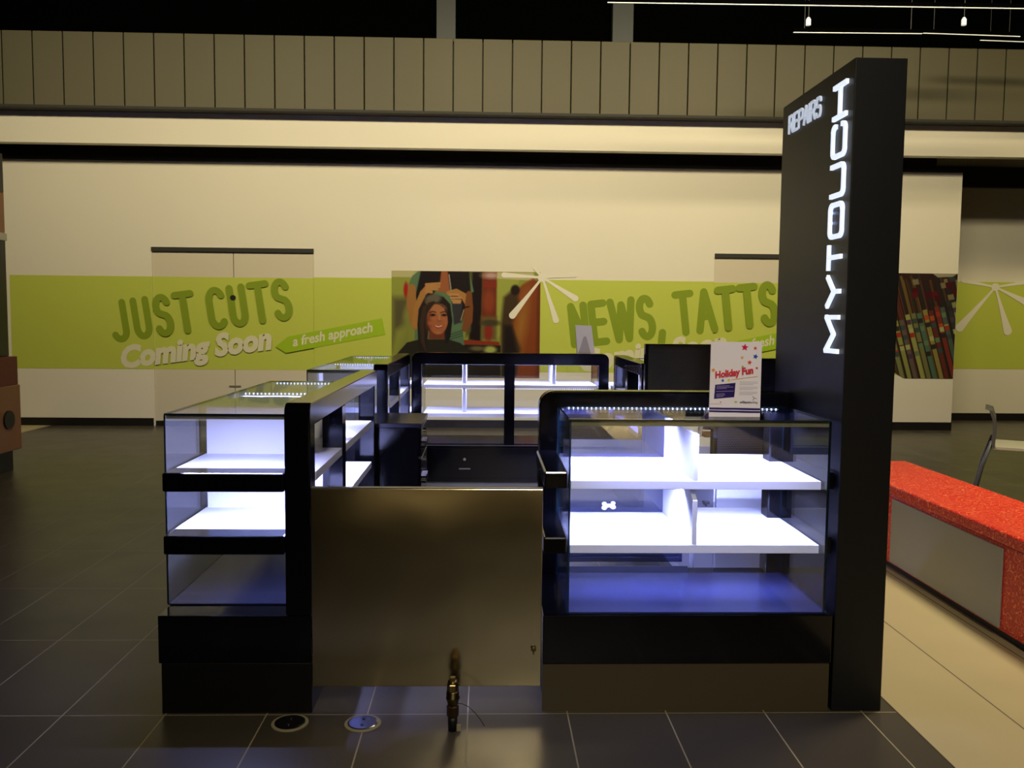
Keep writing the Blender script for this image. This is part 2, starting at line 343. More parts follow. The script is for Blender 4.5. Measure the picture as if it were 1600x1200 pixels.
# soft painter for printed pictures: ops work in picture coordinates
class Paint:
    def __init__(s, x0, x1, y0, y1, nx, ny, bg):
        s.x0, s.x1, s.y0, s.y1, s.nx, s.ny = x0, x1, y0, y1, nx, ny
        s.X, s.Y = np.meshgrid(np.linspace(x0, x1, nx), np.linspace(y0, y1, ny)); s.C = np.zeros((ny, nx, 3)) + np.array(bg, float)
    def put(s, a, col):
        a = np.clip(a, 0, 1)[..., None]; s.C = s.C * (1 - a) + np.array(col, float) * a
    def ell(s, cx, cy, rx, ry, col, soft=8, ang=0, op=1):
        c, n = math.cos(math.radians(ang)), math.sin(math.radians(ang)); dx, dy = s.X - cx, s.Y - cy
        u, v = (dx * c + dy * n) / rx, (-dx * n + dy * c) / ry
        d = (np.sqrt(u * u + v * v) - 1) * min(rx, ry); s.put(op * (.5 - d / soft), col)
    def poly(s, P, col, soft=6, op=1):
        inside = np.zeros(s.X.shape, bool); dist = np.full(s.X.shape, 1e9)
        for (ax, ay), (bx, by) in zip(P, P[1:] + P[:1]):
            if ay != by:
                cond = ((ay > s.Y) != (by > s.Y)) & (s.X < (bx - ax) * (s.Y - ay) / (by - ay) + ax); inside ^= cond
            L2 = (bx - ax) ** 2 + (by - ay) ** 2 or 1; t = np.clip(((s.X - ax) * (bx - ax) + (s.Y - ay) * (by - ay)) / L2, 0, 1)
            dist = np.minimum(dist, np.hypot(s.X - ax - t * (bx - ax), s.Y - ay - t * (by - ay)))
        s.put(op * (.5 + np.where(inside, dist, -dist) / soft), col)
    def line(s, P, r, col, soft=5, op=1):
        dist = np.full(s.X.shape, 1e9); rs = r if isinstance(r, (list, tuple)) else [r] * len(P)
        for (ax, ay), (bx, by), r0, r1 in zip(P, P[1:], rs, rs[1:]):
            L2 = (bx - ax) ** 2 + (by - ay) ** 2 or 1; t = np.clip(((s.X - ax) * (bx - ax) + (s.Y - ay) * (by - ay)) / L2, 0, 1)
            dist = np.minimum(dist, np.hypot(s.X - ax - t * (bx - ax), s.Y - ay - t * (by - ay)) - (r0 + (r1 - r0) * t))
        s.put(op * (.5 - dist / soft), col)
    def mesh(s, name, fn, parent=None, keep=None, gain=1.0):
        ny, nx = s.ny, s.nx
        co = [fn(u, v) for v in np.linspace(1, 0, ny) for u in np.linspace(0, 1, nx)]
        fs = [(j * nx + i, (j + 1) * nx + i, (j + 1) * nx + i + 1, j * nx + i + 1) for j in range(ny - 1) for i in range(nx - 1)
              if keep is None or keep((i + .5) / (nx - 1), 1 - (j + .5) / (ny - 1))]
        me = bpy.data.meshes.new(name); me.from_pydata(co, [], fs); me.materials.append(M['print'])
        a = me.color_attributes.new('print', 'FLOAT_COLOR', 'POINT')
        c = np.clip(s.C / 255 * gain, 0, 1); c = np.where(c <= .04045, c / 12.92, ((c + .055) / 1.055) ** 2.4)
        a.data.foreach_set('color', np.concatenate([c.reshape(-1, 3), np.ones((nx * ny, 1))], 1).astype(np.float32).ravel())
        o = bpy.data.objects.new(name, me); COL.objects.link(o)
        if parent is not None: o.parent = parent; o.matrix_parent_inverse = parent.matrix_basis.inverted()
        return o

# ------------------------------------------------------------------ the hall
Dw = 9.98
struct('floor', MB().box(-12, 14, -8, 13, -.1, 0), M['floor'])
struct('trim_1', MB().box(1.37, 2.95, -8, 7.2, -.01, .0015), M['floorlight'])       # pale tiled strip beside the kiosk
struct('trim_2', MB().box(-12, -4.95, 8.9, 13, -.01, .0015), M['floorlight'])       # pale tiles by the far left doors
struct('ceiling', MB().box(-12, 14, -8, 13, 6.5, 6.6), M['ceil'])
struct('wall_left', MB().box(-12.1, -12, -8, 13, 0, 6.5), M['dim'])
struct('wall_right', MB().box(14, 14.1, -8, 13, 0, 6.5), M['dim'])
struct('wall_behind', MB().box(-12, 14, -8.1, -8, 0, 6.5), M['dim'])
# hoarding with two recessed door bays
RD = .012
wb = MB()
for x0, x1, z0, z1 in ((-12, -3.775, 0, 3.0), (-3.775, -1.96, 2.03, 3.0), (-1.96, 2.62, 0, 3.0), (2.62, 4.45, 2.03, 3.0), (4.45, 5.47, 0, 3.0)):
    wb.box(x0, x1, Dw, Dw + .12, z0, z1)
struct('wall_back', wb, M['cream'])
struct('wall_far', MB().box(5.47, 14, 11, 11.12, 0, 2.97).box(5.3, 14, 10.98, 11.12, 3.22, 3.45), M['cream'])
def door(name, x0, x1, seam):
    y = Dw + RD; d = thing(name, ((x0 + x1) / 2, y, 0), None, None); d['kind'] = 'structure'
    MB().box(x0, seam - .004, y, y + .05, .02, 2.03).build('door_leaf', M['creamdoor'], d)
    MB().box(seam + .004, x1, y, y + .05, .02, 2.03).build('door_leaf', M['creamdoor'], d)
    MB().box(seam - .004, seam + .004, y + .03, y + .04, .02, 2.03).build('door_gap', M['skirt'], d)
    MB().box(x0, x1, y - .0015, y, .651, 1.70).build('green_band', M['green'], d)
    MB().box(x0, x1, y - .03, y + .05, 1.985, 2.03).build('head_shade', M['recess_shade'], d)  # dark strip put in for the shadow line over the leaves
    return d
d1 = door('door_1', -3.775, -1.96, -2.866)
lk = MB(); lk.prism([(-2.875 + .03 * math.cos(a * PI / 8), 1.47 + .03 * math.sin(a * PI / 8)) for a in range(16)], lambda a, b, d: (a, d, b), Dw - .01, Dw + RD)
lk.box(-2.90, -2.85, Dw - .012, Dw, 1.455, 1.485).build('door_lock', M['skirt'], d1)
MB().box(-2.93, -2.80, Dw + RD - .012, Dw + RD, .455, .47).build('floor_bolt', M['strip'], d1)
d2 = door('door_2', 2.62, 4.45, 3.53)
struct('baseboard_back', MB().box(-12, -3.79, Dw - .012, Dw, 0, .09).box(-3.77, -1.97, Dw + .01, Dw + RD, 0, .06).box(-1.95, 2.61, Dw - .012, Dw, 0, .09).box(4.45, 5.47, Dw - .012, Dw, 0, .095), M['skirt'])
struct('baseboard_far', MB().box(5.47, 14, 10.985, 11, 0, .095), M['skirt'])
# recess over the hoarding, cream bulkhead, ribbed cladding, dark glazing
struct('trim_3', MB().box(-12, 5.3, 10.25, 10.3, 2.9, 3.4).box(-12, 5.47, Dw - .02, Dw + .14, 2.985, 3.02).box(5.3, 14, 10.9, 10.98, 2.97, 3.22), M['recess_shade'])  # recess shadow over the hoarding is put into this dark colour
struct('wall_bulkhead', MB().box(-12, 5.0, 9.6, 9.72, 3.10, 3.45).box(5.0, 14, 9.6, 9.72, 3.10, 3.45), M['cream'])
struct('trim_4', MB().box(-12, 14, 9.42, 9.62, 3.43, 3.455), M['recess_shade'])  # dark strip put in for the shadow line under the cladding
cl = MB(); x = -12.0; k0 = -12 + ((.2585 + 12) % .3137)
x = k0 - .3137
while x < 14:
    cl.box(x + .006, x + .3077, 9.44, 9.56, 3.455, 4.215); x += .3137
struct('wall_cladding', cl, M['clad'], .004)
struct('trim_5', MB().box(-12, 14, 9.545, 9.6, 3.45, 4.21), M['skirt'])
struct('window_1', MB().box(-12, 14, 9.62, 9.66, 4.2, 6.5), M['void'])
struct('trim_6', MB().box(-.55, -.35, 9.5, 9.62, 4.2, 6.5).box(1.33, 1.55, 9.5, 9.62, 4.2, 6.5), M['mull'])

# ------------------------------------------------------------------ printed graphics on the hoarding
yv = Dw - .002
for x0_, x1_, zt_, lb_ in ((-5.36, -3.775, 1.70, 'lime green vinyl band on the hoarding left of the double doors'),
                          (-1.96, 2.62, 1.71, 'longest lime green vinyl band, behind the salon photo between the two doorways'),
                          (4.45, 4.83, 1.71, 'short lime green vinyl band on the hoarding right behind the black tower')):
    tag(MB().box(x0_, x1_, yv - .0005, Dw - .0005, .651, zt_).build('vinyl_band', M['green']), lb_, 'wall graphic', 'green bands on the walls')
tag(MB().box(5.6, 13, 10.9975, 10.9995, .668, 1.785).build('vinyl_band', M['green']), 'lime green vinyl band on the set-back wall at the far right, beyond the chair', 'wall graphic', 'green bands on the walls')
def wordset(name, words, x0, z0, x1, z1, h, r, y, label, stretch=1):
    """letters along a rising base line from (x0,z0) to (x1,z1)"""
    t = thing(name, (x0, y, z0), label, 'wall lettering')
    L = math.hypot(x1 - x0, z1 - z0); ca, sa = (x1 - x0) / L, (z1 - z0) / L
    gap = .27; tot = 0; 
    for c in words: tot += (.34 if c == ' ' else ROUND[c][0] + gap)
    k = L / (tot - gap); a = 0
    for c in words:
        if c == ' ': a += .34 * k; continue
        wd, st = ROUND[c]; mb = MB()
        fn = lambda p, q, d: (x0 + p * ca - q * sa, d, z0 + p * sa + q * ca)
        for s_ in st: stroke(mb, [(a + p * k, q * h) for p, q in s_], r, fn, y - .0042, y - .0034)
        mb.build('letter', M['olive'], t); a += (wd + gap) * k
    return t
wordset('hoarding_words', 'JUST CUTS', -4.17, .985, -2.22, 1.26, .41, .038, Dw,
        'large olive green capitals reading JUST CUTS across the double doors')
wordset('hoarding_words', 'NEWS, TATTS', 1.02, .97, 3.36, 1.25, .44, .043, Dw,
        'large olive green capitals reading NEWS, TATTS beside the lit tower')
def flat_text(name, body, size, m, x, z, ang, label, width, y=Dw, off=.012, shear=.25, cat='wall lettering'):
    a = math.radians(ang); o = text_mesh(name, body, size, m, None, (x, y - .0034, z), (math.cos(a), 0, math.sin(a)), (-math.sin(a), 0, math.cos(a)), (0, -1, 0), off, shear, width)
    return tag(o, label, cat)
flat_text('hoarding_script', 'Coming Soon', .335, M['pale'], -4.13, .665, 8, 'chunky pale script reading Coming Soon under the JUST CUTS letters', 1.72, off=.018)
flat_text('hoarding_script', 'Coming Soon', .335, M['pale'], 1.10, .665, 8, 'chunky pale script under NEWS, TATTS, half hidden by the kiosk and flyer', 1.72, off=.018)
def ribbon(x0, zc0, x1, zc1, h, label, text_x, text_w):
    t = thing('slogan_ribbon', (x0, Dw, zc0), label, 'wall graphic')
    a = math.atan2(zc1 - zc0, x1 - x0); nx, nz = -math.sin(a) * h / 2, math.cos(a) * h / 2
    P = [(x0, zc0), (x0 + .16 + nx, zc0 + .02 + nz), (x1 + nx, zc1 + nz), (x1 - nx, zc1 - nz), (x0 + .10 - nx, zc0 + .02 - nz)]
    MB().prism(P, lambda p, q, d: (p, d, q), Dw - .0065, Dw - .0058).build('ribbon_shape', M['label'], t)
    text_mesh('slogan', 'a fresh approach', .155, M['pale'], t, (text_x, Dw - .006, zc0 - .035 + (text_x - x0) * math.tan(a)), (math.cos(a), 0, math.sin(a)), (-math.sin(a), 0, math.cos(a)), (0, -1, 0), .004, .3, text_w)
ribbon(-2.40, .92, -1.17, 1.16, .19, 'bright green ribbon with the slogan a fresh approach, left of the salon photo', -2.20, .93)
ribbon(2.78, .92, 4.05, 1.17, .19, 'bright green ribbon with a fresh slogan, cut off by the black tower', 2.98, .93)

# salon picture ------------------------------------------------------
p = Paint(78, 1468, 143, 1135, 280, 200, (150, 160, 66))
p.poly([(78, 143), (345, 143), (330, 205), (78, 205)], (205, 198, 140), 10)
p.poly([(78, 205), (260, 205), (260, 1135), (78, 1135)], (158, 166, 70), 20)
p.poly([(78, 385), (250, 385), (270, 640), (120, 700), (78, 900)], (96, 90, 56), 60, op=.8)
p.ell(212, 320, 22, 70, (180, 36, 30), 14)
p.ell(235, 560, 45, 90, (150, 152, 80), 40, op=.7)
p.poly([(300, 143), (345, 143), (300, 1135), (78, 1135), (78, 900)], (140, 146, 66), 30, op=.3)
p.poly([(820, 143), (930, 143), (915, 800), (800, 780)], (26, 12, 12), 30)
p.poly([(780, 143), (830, 143), (820, 700), (770, 760)], (92, 90, 48), 24)
p.poly([(930, 143), (1060, 143), (1060, 620), (915, 640)], (118, 46, 24), 26)
p.poly([(930, 230), (1060, 230), (1060, 290), (930, 290)], (140, 48, 26), 14)
p.ell(985, 420, 55, 110, (148, 66, 34), 40)
p.ell(1005, 178, 90, 34, (205, 172, 160), 30, op=.8)
p.poly([(1075, 150), (1300, 150), (1200, 400), (1120, 700), (1060, 780), (1062, 205)], (170, 178, 78), 20)
p.poly([(1062, 150), (1400, 150), (1430, 222), (1062, 205)], (212, 204, 150), 8)
p.poly([(915, 560), (1060, 560), (1060, 780), (915, 780)], (116, 96, 50), 40)
p.ell(985, 700, 36, 90, (150, 44, 34), 26)
p.ell(1000, 620, 90, 30, (70, 66, 40), 24)
p.poly([(1300, 260), (1400, 200), (1468, 240), (1468, 1135), (1130, 1135), (1120, 600), (1190, 380)], (142, 68, 26), 24)
p.ell(1290, 640, 60, 300, (168, 112, 44), 70, 8, .8)
p.poly([(1125, 380), (1230, 290), (1270, 420), (1200, 640), (1290, 860), (1240, 1135), (1110, 1135), (1100, 640)], (70, 52, 30), 40)
p.ell(1232, 312, 42, 48, (34, 24, 20), 20)
p.poly([(1130, 640), (1205, 640), (1260, 900), (1240, 1135), (1110, 1135)], (30, 20, 16), 40, op=.9)
p.poly([(1440, 240), (1468, 240), (1468, 1135), (1430, 1135)], (110, 50, 22), 30)
p.poly([(745, 780), (1085, 795), (1090, 830), (745, 822)], (150, 52, 26), 8)
p.poly([(740, 822), (1100, 830), (1100, 1135), (740, 1135)], (34, 26, 20), 10)
p.ell(1000, 870, 60, 34, (176, 188, 96), 24); p.ell(880, 860, 70, 22, (110, 100, 66), 20)
# standing stylist
p.poly([(330, 143), (800, 143), (845, 330), (800, 350), (740, 640), (755, 830), (620, 800), (290, 780), (310, 350), (235, 270), (270, 190)], (98, 130, 92), 8)
p.poly([(500, 143), (615, 143), (640, 330), (590, 345), (500, 330)], (168, 98, 58), 12)
p.poly([(350, 143), (540, 143), (525, 260), (440, 400), (330, 470), (300, 380)], (28, 18, 18), 14)
p.poly([(600, 143), (800, 143), (815, 330), (760, 520), (730, 620), (650, 520), (640, 420), (620, 300)], (30, 20, 20), 14)
p.poly([(640, 400), (740, 440), (720, 620), (660, 640)], (54, 54, 62), 12)
p.line([(265, 300), (262, 450), (290, 600), (300, 660)], [36, 46, 46, 30], (172, 120, 62), 7)
p.line([(300, 640), (320, 480), (370, 350), (430, 290)], [34, 32, 30, 34], (182, 128, 66), 7)
for q in ((400, 268, 525, 258), (400, 290, 520, 285), (405, 312, 500, 310), (400, 330, 450, 338)):
    p.line([q[:2], q[2:]], 13, (196, 140, 80), 6)
p.line([(610, 345), (680, 330), (760, 380), (800, 460)], [22, 26, 34, 28], (186, 132, 70), 7)
for q in ((620, 360, 700, 360), (632, 388, 720, 388), (645, 412, 720, 415), (655, 432, 715, 432)): p.line([q[:2], q[2:]], 11, (204, 150, 92), 5)
p.line([(800, 350), (800, 480), (790, 600), (760, 680)], [26, 40, 44, 26], (134, 78, 40), 8)
p.line([(750, 480), (800, 470)], 6, (20, 14, 14), 4)
p.line([(612, 175), (632, 320)], 5, (170, 166, 150), 3)
p.line([(752, 500), (725, 600)], 4, (190, 170, 120), 3)
p.poly([(600, 700), (740, 690), (760, 830), (610, 790)], (92, 122, 92), 8)
for k in range(3): p.line([(620, 780 - k * 22), (740, 740 - k * 24)], 5, (60, 88, 66), 5)
# seated smiling client under a dark cape
p.poly([(150, 890), (220, 810), (330, 780), (600, 775), (720, 810), (800, 880), (860, 1135), (78, 1135), (100, 960)], (38, 36, 28), 8)
p.poly([(330, 500), (380, 400), (460, 360), (560, 380), (625, 450), (645, 600), (625, 760), (580, 830), (560, 700), (420, 700), (400, 900), (330, 880), (318, 640)], (36, 26, 24), 9)
p.ell(465, 400, 76, 44, (104, 98, 80), 24, -10); p.ell(430, 440, 40, 30, (110, 86, 60), 18, 20, .8)
p.line([(385, 480), (360, 620), (370, 800), (395, 880)], [18, 20, 18, 8], (62, 44, 34), 12)
p.poly([(430, 690), (570, 690), (575, 775), (425, 775)], (120, 58, 36), 12)
p.ell(505, 590, 96, 142, (176, 104, 64), 8, -6)
p.ell(515, 500, 70, 50, (186, 120, 76), 30); p.ell(425, 610, 30, 90, (122, 62, 40), 30, 0, .7)
p.poly([(415, 440), (470, 420), (590, 500), (600, 560), (560, 470), (480, 440), (420, 520), (400, 560)], (52, 36, 28), 8)
for ex in (462, 568):
    p.ell(ex, 550, 27, 11, (60, 30, 26), 8); p.ell(ex, 552, 12, 9, (20, 12, 12), 4); p.line([(ex - 32, 528), (ex, 518), (ex + 28, 526)], 5, (70, 36, 26), 5)
    p.ell(ex - 2, 585, 26, 10, (196, 120, 76), 12, 0, .6)
p.line([(522, 555), (526, 600)], 8, (198, 130, 86), 10); p.ell(524, 606, 22, 10, (150, 80, 50), 8, 0, .6)
p.ell(440, 625, 26, 22, (200, 112, 72), 24, 0, .6); p.ell(585, 625, 20, 22, (200, 112, 72), 24, 0, .5)
p.poly([(468, 640), (515, 652), (566, 636), (545, 668), (510, 676), (485, 664)], (170, 52, 48), 5)
p.poly([(478, 646), (515, 656), (558, 642), (540, 659), (510, 664), (490, 657)], (238, 222, 204), 4)
p.ell(510, 715, 34, 12, (196, 124, 78), 14, 0, .6)
p.poly([(600, 470), (640, 600), (625, 760), (590, 820), (590, 700), (610, 600)], (24, 18, 18), 8)
X0, X1, Z0, Z1 = -1.08, .618, .58, 1.795
mural = p.mesh('photo_mural', lambda u, v: (X0 + u * (X1 - X0), Dw - .005, Z0 + v * (Z1 - Z0)), gain=.86)
tag(mural, 'printed salon photo of a stylist holding a smiling dark-haired client\'s hair', 'wall picture')
# magazine picture
p = Paint(90, 470, 100, 718, 150, 230, (60, 36, 30))
for k in range(46):
    a = -60 + k * 13.5; dxs = 180; wd = random.choice((3, 4, 5, 7))
    top = 100 + random.uniform(0, 60); c = random.choice(((96, 70, 44), (130, 104, 50), (70, 30, 34), (50, 46, 44), (120, 60, 44), (60, 58, 40)))
    p.line([(a, top), (a + dxs * .95, top + 620)], wd, c, 3, .85)
cols = [(150, 158, 96), (172, 176, 92), (120, 106, 96), (186, 190, 104), (142, 140, 84), (96, 132, 106), (176, 160, 84), (122, 54, 44), (150, 60, 46), (92, 110, 94), (60, 66, 60), (164, 168, 100)]
for k in range(12):
    x0_ = 88 + k * 32; t0 = 400 - k * 13 + random.uniform(-20, 20)
    p.poly([(x0_, t0), (x0_ + 27, t0 - 8), (x0_ + 27 + (718 - t0) * .28, 722), (x0_ + (718 - t0) * .28, 722)], cols[k], 4)
    for q in range(4):
        zz = t0 + 30 + q * random.uniform(35, 70); xs = x0_ + (zz - t0) * .28
        p.poly([(xs, zz), (xs + 27, zz - 6), (xs + 33, zz + 22), (xs + 6, zz + 28)], random.choice(((196, 64, 40), (70, 90, 84), (206, 206, 130), (96, 70, 96), (60, 50, 44), (120, 150, 110), (210, 96, 50))), 3, .9)
    p.line([(x0_, t0), (x0_ + (718 - t0) * .28, 718)], 2, (40, 34, 28), 2)
for q in range(14):
    xx = random.uniform(210, 460); yy = random.uniform(110, 240); p.poly([(xx, yy), (xx + 34, yy - 6), (xx + 42, yy + 26), (xx + 8, yy + 32)], random.choice(((110, 26, 34), (150, 140, 100), (60, 74, 70), (90, 20, 26))), 3, .8)
p.poly([(330, 100), (470, 100), (440, 118), (360, 122)], (196, 188, 150), 3)
X2, X3, Z2, Z3 = 4.66, 5.545, .61, 1.83
mg = p.mesh('photo_mural', lambda u, v: (X2 + u * (X3 - X2 - .08), Dw - .005, Z2 + v * (Z3 - Z2)), gain=.74, keep=lambda u, v: (u - .28) / .25 + v / .09 > 0)
tag(mg, 'printed photo of tilted rows of colourful magazines, right of the tower', 'wall picture')
# splash flowers
def petal(mb, cx, cz, tx, tz, w0, w1, y):
    dx, dz = tx - cx, tz - cz; L = math.hypot(dx, dz); ux, uz = dx / L, dz / L; P = []
    for k in range(13):
        t = k / 12; ww = w0 + (w1 - w0) * (t ** 1.6); P.append((cx + ux * L * t - uz * ww, cz + uz * L * t + ux * ww))
    P += [(tx + ux * w1 * math.sin(a) - uz * w1 * math.cos(a), tz + uz * w1 * math.sin(a) + ux * w1 * math.cos(a)) for a in [PI * q / 8 for q in range(1, 8)]]
    for k in range(12, -1, -1):
        t = k / 12; ww = w0 + (w1 - w0) * (t ** 1.6); P.append((cx + ux * L * t + uz * ww, cz + uz * L * t - ux * ww))
    mb.prism(P, lambda a, b, d: (a, d, b), y - .0075, y - .0065)
def flower(cx, cz, y, tips, label):
    mb = MB()
    for tx, tz, w1 in tips: petal(mb, cx, cz, tx, tz, .012, w1, y)
    mb.prism([(cx + .055 * math.cos(a * PI / 8), cz + .05 * math.sin(a * PI / 8)) for a in range(16)], lambda a, b, d: (a, d, b), y - .0080, y - .0065)
    tag(mb.build('flower_splash', M['petal']), label, 'wall graphic')
flower(.64, 1.735, Dw, [(.30, 1.30, .040), (.80, 1.25, .036), (1.02, 1.50, .036), (.20, 1.76, .03), (1.0, 1.77, .03), (.55, 1.84, .02)],
       'cream splash flower overlapping the right edge of the salon photo')
flower(6.52, 1.72, 11.0, [(6.08, 1.20, .055), (6.71, 1.16, .055), (7.0, 1.50, .055), (6.1, 1.80, .03), (7.0, 1.80, .03)],
       'cream splash flower on the set-back wall at the far right')

# ------------------------------------------------------------------ kiosk pieces
ZB, ZR, ZG = .3245, 1.0146, .968       # base top, rail top, glass top
def pane(parent, b, axis, name='glass_pane', m=None, e=None):
    mb = MB().box(*b); keep = {'x': (4, 5), 'y': (2, 3), 'z': (0, 1)}[axis]
    mb.mi = [0 if i in keep else 1 for i in range(6)]
    return mb.build(name, [m or M['glassside' if axis == 'x' else 'glass'], e or M['edge']], parent)
def led(parent, x0, x1, y0, y1, z, axis='x', power=4, tilt=(0, 0, 0), pitch=.0166, spread=PI, dots=True):
    """an LED tape with its row of emitters facing down, and the light it gives"""
    mb = MB().box(x0, x1, y0, y1, z, z + .003)
    if not dots: pitch = 1e9
    if axis == 'x':
        n = int((x1 - x0) / pitch); ym = (y0 + y1) / 2
        for k in range(n): xx = x0 + (k + .5) * (x1 - x0) / n; mb.box(xx - .0025, xx + .0025, ym - .0025, ym + .0025, z - .002, z + .0048, 1)
    else:
        n = int((y1 - y0) / pitch); xm = (x0 + x1) / 2
        for k in range(n): yy = y0 + (k + .5) * (y1 - y0) / n; mb.box(xm - .0025, xm + .0025, yy - .0025, yy + .0025, z - .002, z + .0048, 1)
    o = mb.build('led_tape', [M['ledtape'], M['led']], parent)
    l = area('led_light', ((x0 + x1) / 2, (y0 + y1) / 2, z - .006), tilt, max(x1 - x0, .008), max(y1 - y0, .008), power, COOL, spread)
    l.parent = o; return o
def arch(name, a0, a1, z0, z1, fn, d0, d1, parent, wpost, hrail, r=.07, left=True, rightp=True, mids=(), m='black'):
    """an upside-down U frame with rounded outer shoulders"""
    P = [(a0, z0)]
    P += [(a0 + r - r * math.cos(t), z1 - r + r * math.sin(t)) for t in [PI / 2 * q / 8 for q in range(9)]] if left else [(a0, z1)]
    P += [(a1 - r + r * math.sin(t), z1 - r + r * math.cos(t)) for t in [PI / 2 * q / 8 for q in range(9)]] if rightp else [(a1, z1)]
    P += [(a1, z0), (a1 - wpost, z0), (a1 - wpost, z1 - hrail), (a0 + wpost, z1 - hrail), (a0 + wpost, z0)]
    mb = MB(); mb.prism(P, fn, d0, d1)
    o = mb.build(name, M[m], parent, .006, 2)
    for c0, c1 in mids:
        MB().prism([(c0, z0), (c0, z1 - hrail), (c1, z1 - hrail), (c1, z0)], fn, d0 + .002, d1 - .002).build('post', M[m], parent)
    return o

def side_counter(sgn, xi, xf, xo, xob, y0, y1, gy0, gy1, mids, divs, bands, label, ledys, pw):
    """counter running away from the viewer: open staff side at x = xi, glass case towards xo"""
    t = thing('display_counter', ((xi + xob) / 2, (y0 + y1) / 2, 0), label, 'display counter')
    mx = lambda a, b: (min(a, b), max(a, b))
    a, b = mx(xi, xob)
    box('base_cabinet', (a, b, y0, y1, .167, ZB), M['black'], t, .003)
    a2, b2 = (a + .008, b) if sgn < 0 else (a, b - .008)
    box('plinth', (a2, b2, y0 + .002, y1 - .002, 0, .167), M['blackmatt'], t, .002)
    f0, f1 = mx(xi, xf)
    arch('frame', y0, y1, ZB, ZR, lambda p_, q, d: (d, p_, q), f0, f1, t, .085, .078, .035, True, True, mids)
    g0, g1 = mx(xf, xo)
    box('display_bed', (g0 + .002, g1 - .002, gy0 + .002, gy1 - .002, ZB, ZB + .004), M['panelblue'], t, 0)
    # glass box
    pane(t, (g0 + .004, g1 - .004, gy0, gy0 + .006, ZB + .004, ZG - .006), 'y')
    pane(t, (g0 + .004, g1 - .004, gy1 - .006, gy1, ZB + .004, ZG - .006), 'y')
    xs = (xo, xo + .006) if sgn < 0 else (xo - .006, xo)
    pane(t, (xs[0], xs[1], gy0, gy1, ZB + .004, ZG - .006), 'x')
    pane(t, (g0 + .001, g1, gy0, gy1, ZG - .006, ZG), 'z')
    box('edge_reflection', (g0 + .006, g1 - .006, gy0 + .007, gy0 + .010, ZG - .019, ZG - .006), M['strip'], t, 0)  # strip added for the reflection under the top glass
    # two white shelves with ledges
    for k, (zs) in enumerate((.745, .541)):
        i0, i1 = mx(xi - sgn * .0 + (.004 if sgn > 0 else -.004), xo + (-.012 if sgn > 0 else .012))
        box('shelf', (i0, i1, gy0 + .008, gy1 - .008, zs, zs + .03), M['white'], t, .001)
        if bands:
            c0, c1 = mx(xf, xo - sgn * .03 if sgn < 0 else xo)
            mb = MB().box(-1.028, -.642, y0, gy0 - .001, zs - .017 + k * .0, zs + .044)
            mb.build('ledge', M['black'], t, .006)
    for yd, zlo in divs:
        i0, i1 = mx(xf, xo + (-.02 if sgn > 0 else .02))
        hz = .948 if zlo > .7 else .735; R = .05
        # inner top corner is rounded
        inner = i1 if sgn < 0 else i0; outer = i0 if sgn < 0 else i1; ss = 1 if sgn < 0 else -1
        P = [(outer, zlo), (outer, hz)] + [(inner - ss * R + ss * R * math.sin(q * PI / 12), hz - R + R * math.cos(q * PI / 12)) for q in range(7)] + [(inner, zlo)]
        MB().prism(P, lambda p_, q, d: (p_, d, q), yd, yd + .018).build('divider', M['white'], t)
    c = COOL
    for yl in ledys:
        led(t, g0 + .03, g1 - .02, yl, yl + .008, ZG - .012, 'x', pw[0], dots=yl > gy0 + .2)
    # tapes under the shelves along the open side
    xl = xf - .012 if sgn < 0 else xf + .004
    for zs, p_ in ((.745, pw[1]), (.541, pw[2])):
        led(t, xl, xl + .008, gy0 + .05, gy1 - .05, zs - .006, 'y', p_, pitch=.03)
    if bands: led(t, g0 + .03, g1 - .02, 2.90, 2.908, .739, 'x', 12); led(t, g0 + .03, g1 - .02, 2.90, 2.908, .535, 'x', 3)
    return t

near_left = side_counter(-1, -.5586, -.641, -1.057, -1.050, 2.7606, 4.46, 2.866, 4.286, ((3.40, 3.48),),
    ((3.24, .775), (3.68, .775), (3.24, .571), (3.55, .571)), True,
    'near black display counter on the left with lit white shelves under glass', (2.877, 3.70, 4.26), (7, 18, 4))
far_left = side_counter(-1, -.5586, -.641, -1.057, -1.050, 4.958, 6.42, 5.144, 6.9, ((5.62, 5.70),),
    ((5.55, .775), (6.2, .775), (5.55, .571)), False,
    'far black display counter on the left, behind the gap and drawer cabinet', (5.9, 6.88), (14, 20, 8))
far_right = side_counter(1, .95, 1.032, 1.45, 1.443, 5.26, 6.42, 5.35, 6.9, ((5.80, 5.88),),
    ((5.75, .775), (6.15, .775), (5.75, .571)), False,
    'black display counter at the back right, partly hidden by a perforated panel', (5.9, 6.88), (14, 20, 8))

# rear counter, facing us with its staff side
t = thing('display_counter', (.18, 6.75, 0), 'long black display counter closing the back of the kiosk, drawer below', 'display counter')
box('base_cabinet', (-.557, .927, 6.50, 7.05, .04, .3165), M['black'], t, .002)
box('plinth', (-.555, .92, 6.53, 7.04, 0, .04), M['seatgrey'], t, .001)
arch('frame', -.557, .927, .3165, ZR + .002, lambda p_, q, d: (p_, d, q), 6.50, 6.582, t, .077, .088, .05, True, True, ((.14, .217),))
dr = box('drawer', (-.42, .78, 6.488, 6.50, .07, .30), M['black'], t, .002)
mb = MB(); mb.prism([(-.155 + .011 * math.cos(a * PI / 8), .216 + .011 * math.sin(a * PI / 8)) for a in range(16)], lambda a, b, d: (a, d, b), 6.478, 6.488); mb.build('lock', M['chrome'], dr)
box('handle', (-.198, -.111, 6.480, 6.488, .138, .147), M['alu'], dr, .001)
box('edge_highlight', (-.555, .92, 6.4965, 6.50, .3165, .320), M['alu'], t, 0)  # bright strip added for the highlight along the base edge
box('display_bed', (-.48, .85, 6.584, 7.04, .3165, .3205), M['panelblue'], t, 0)
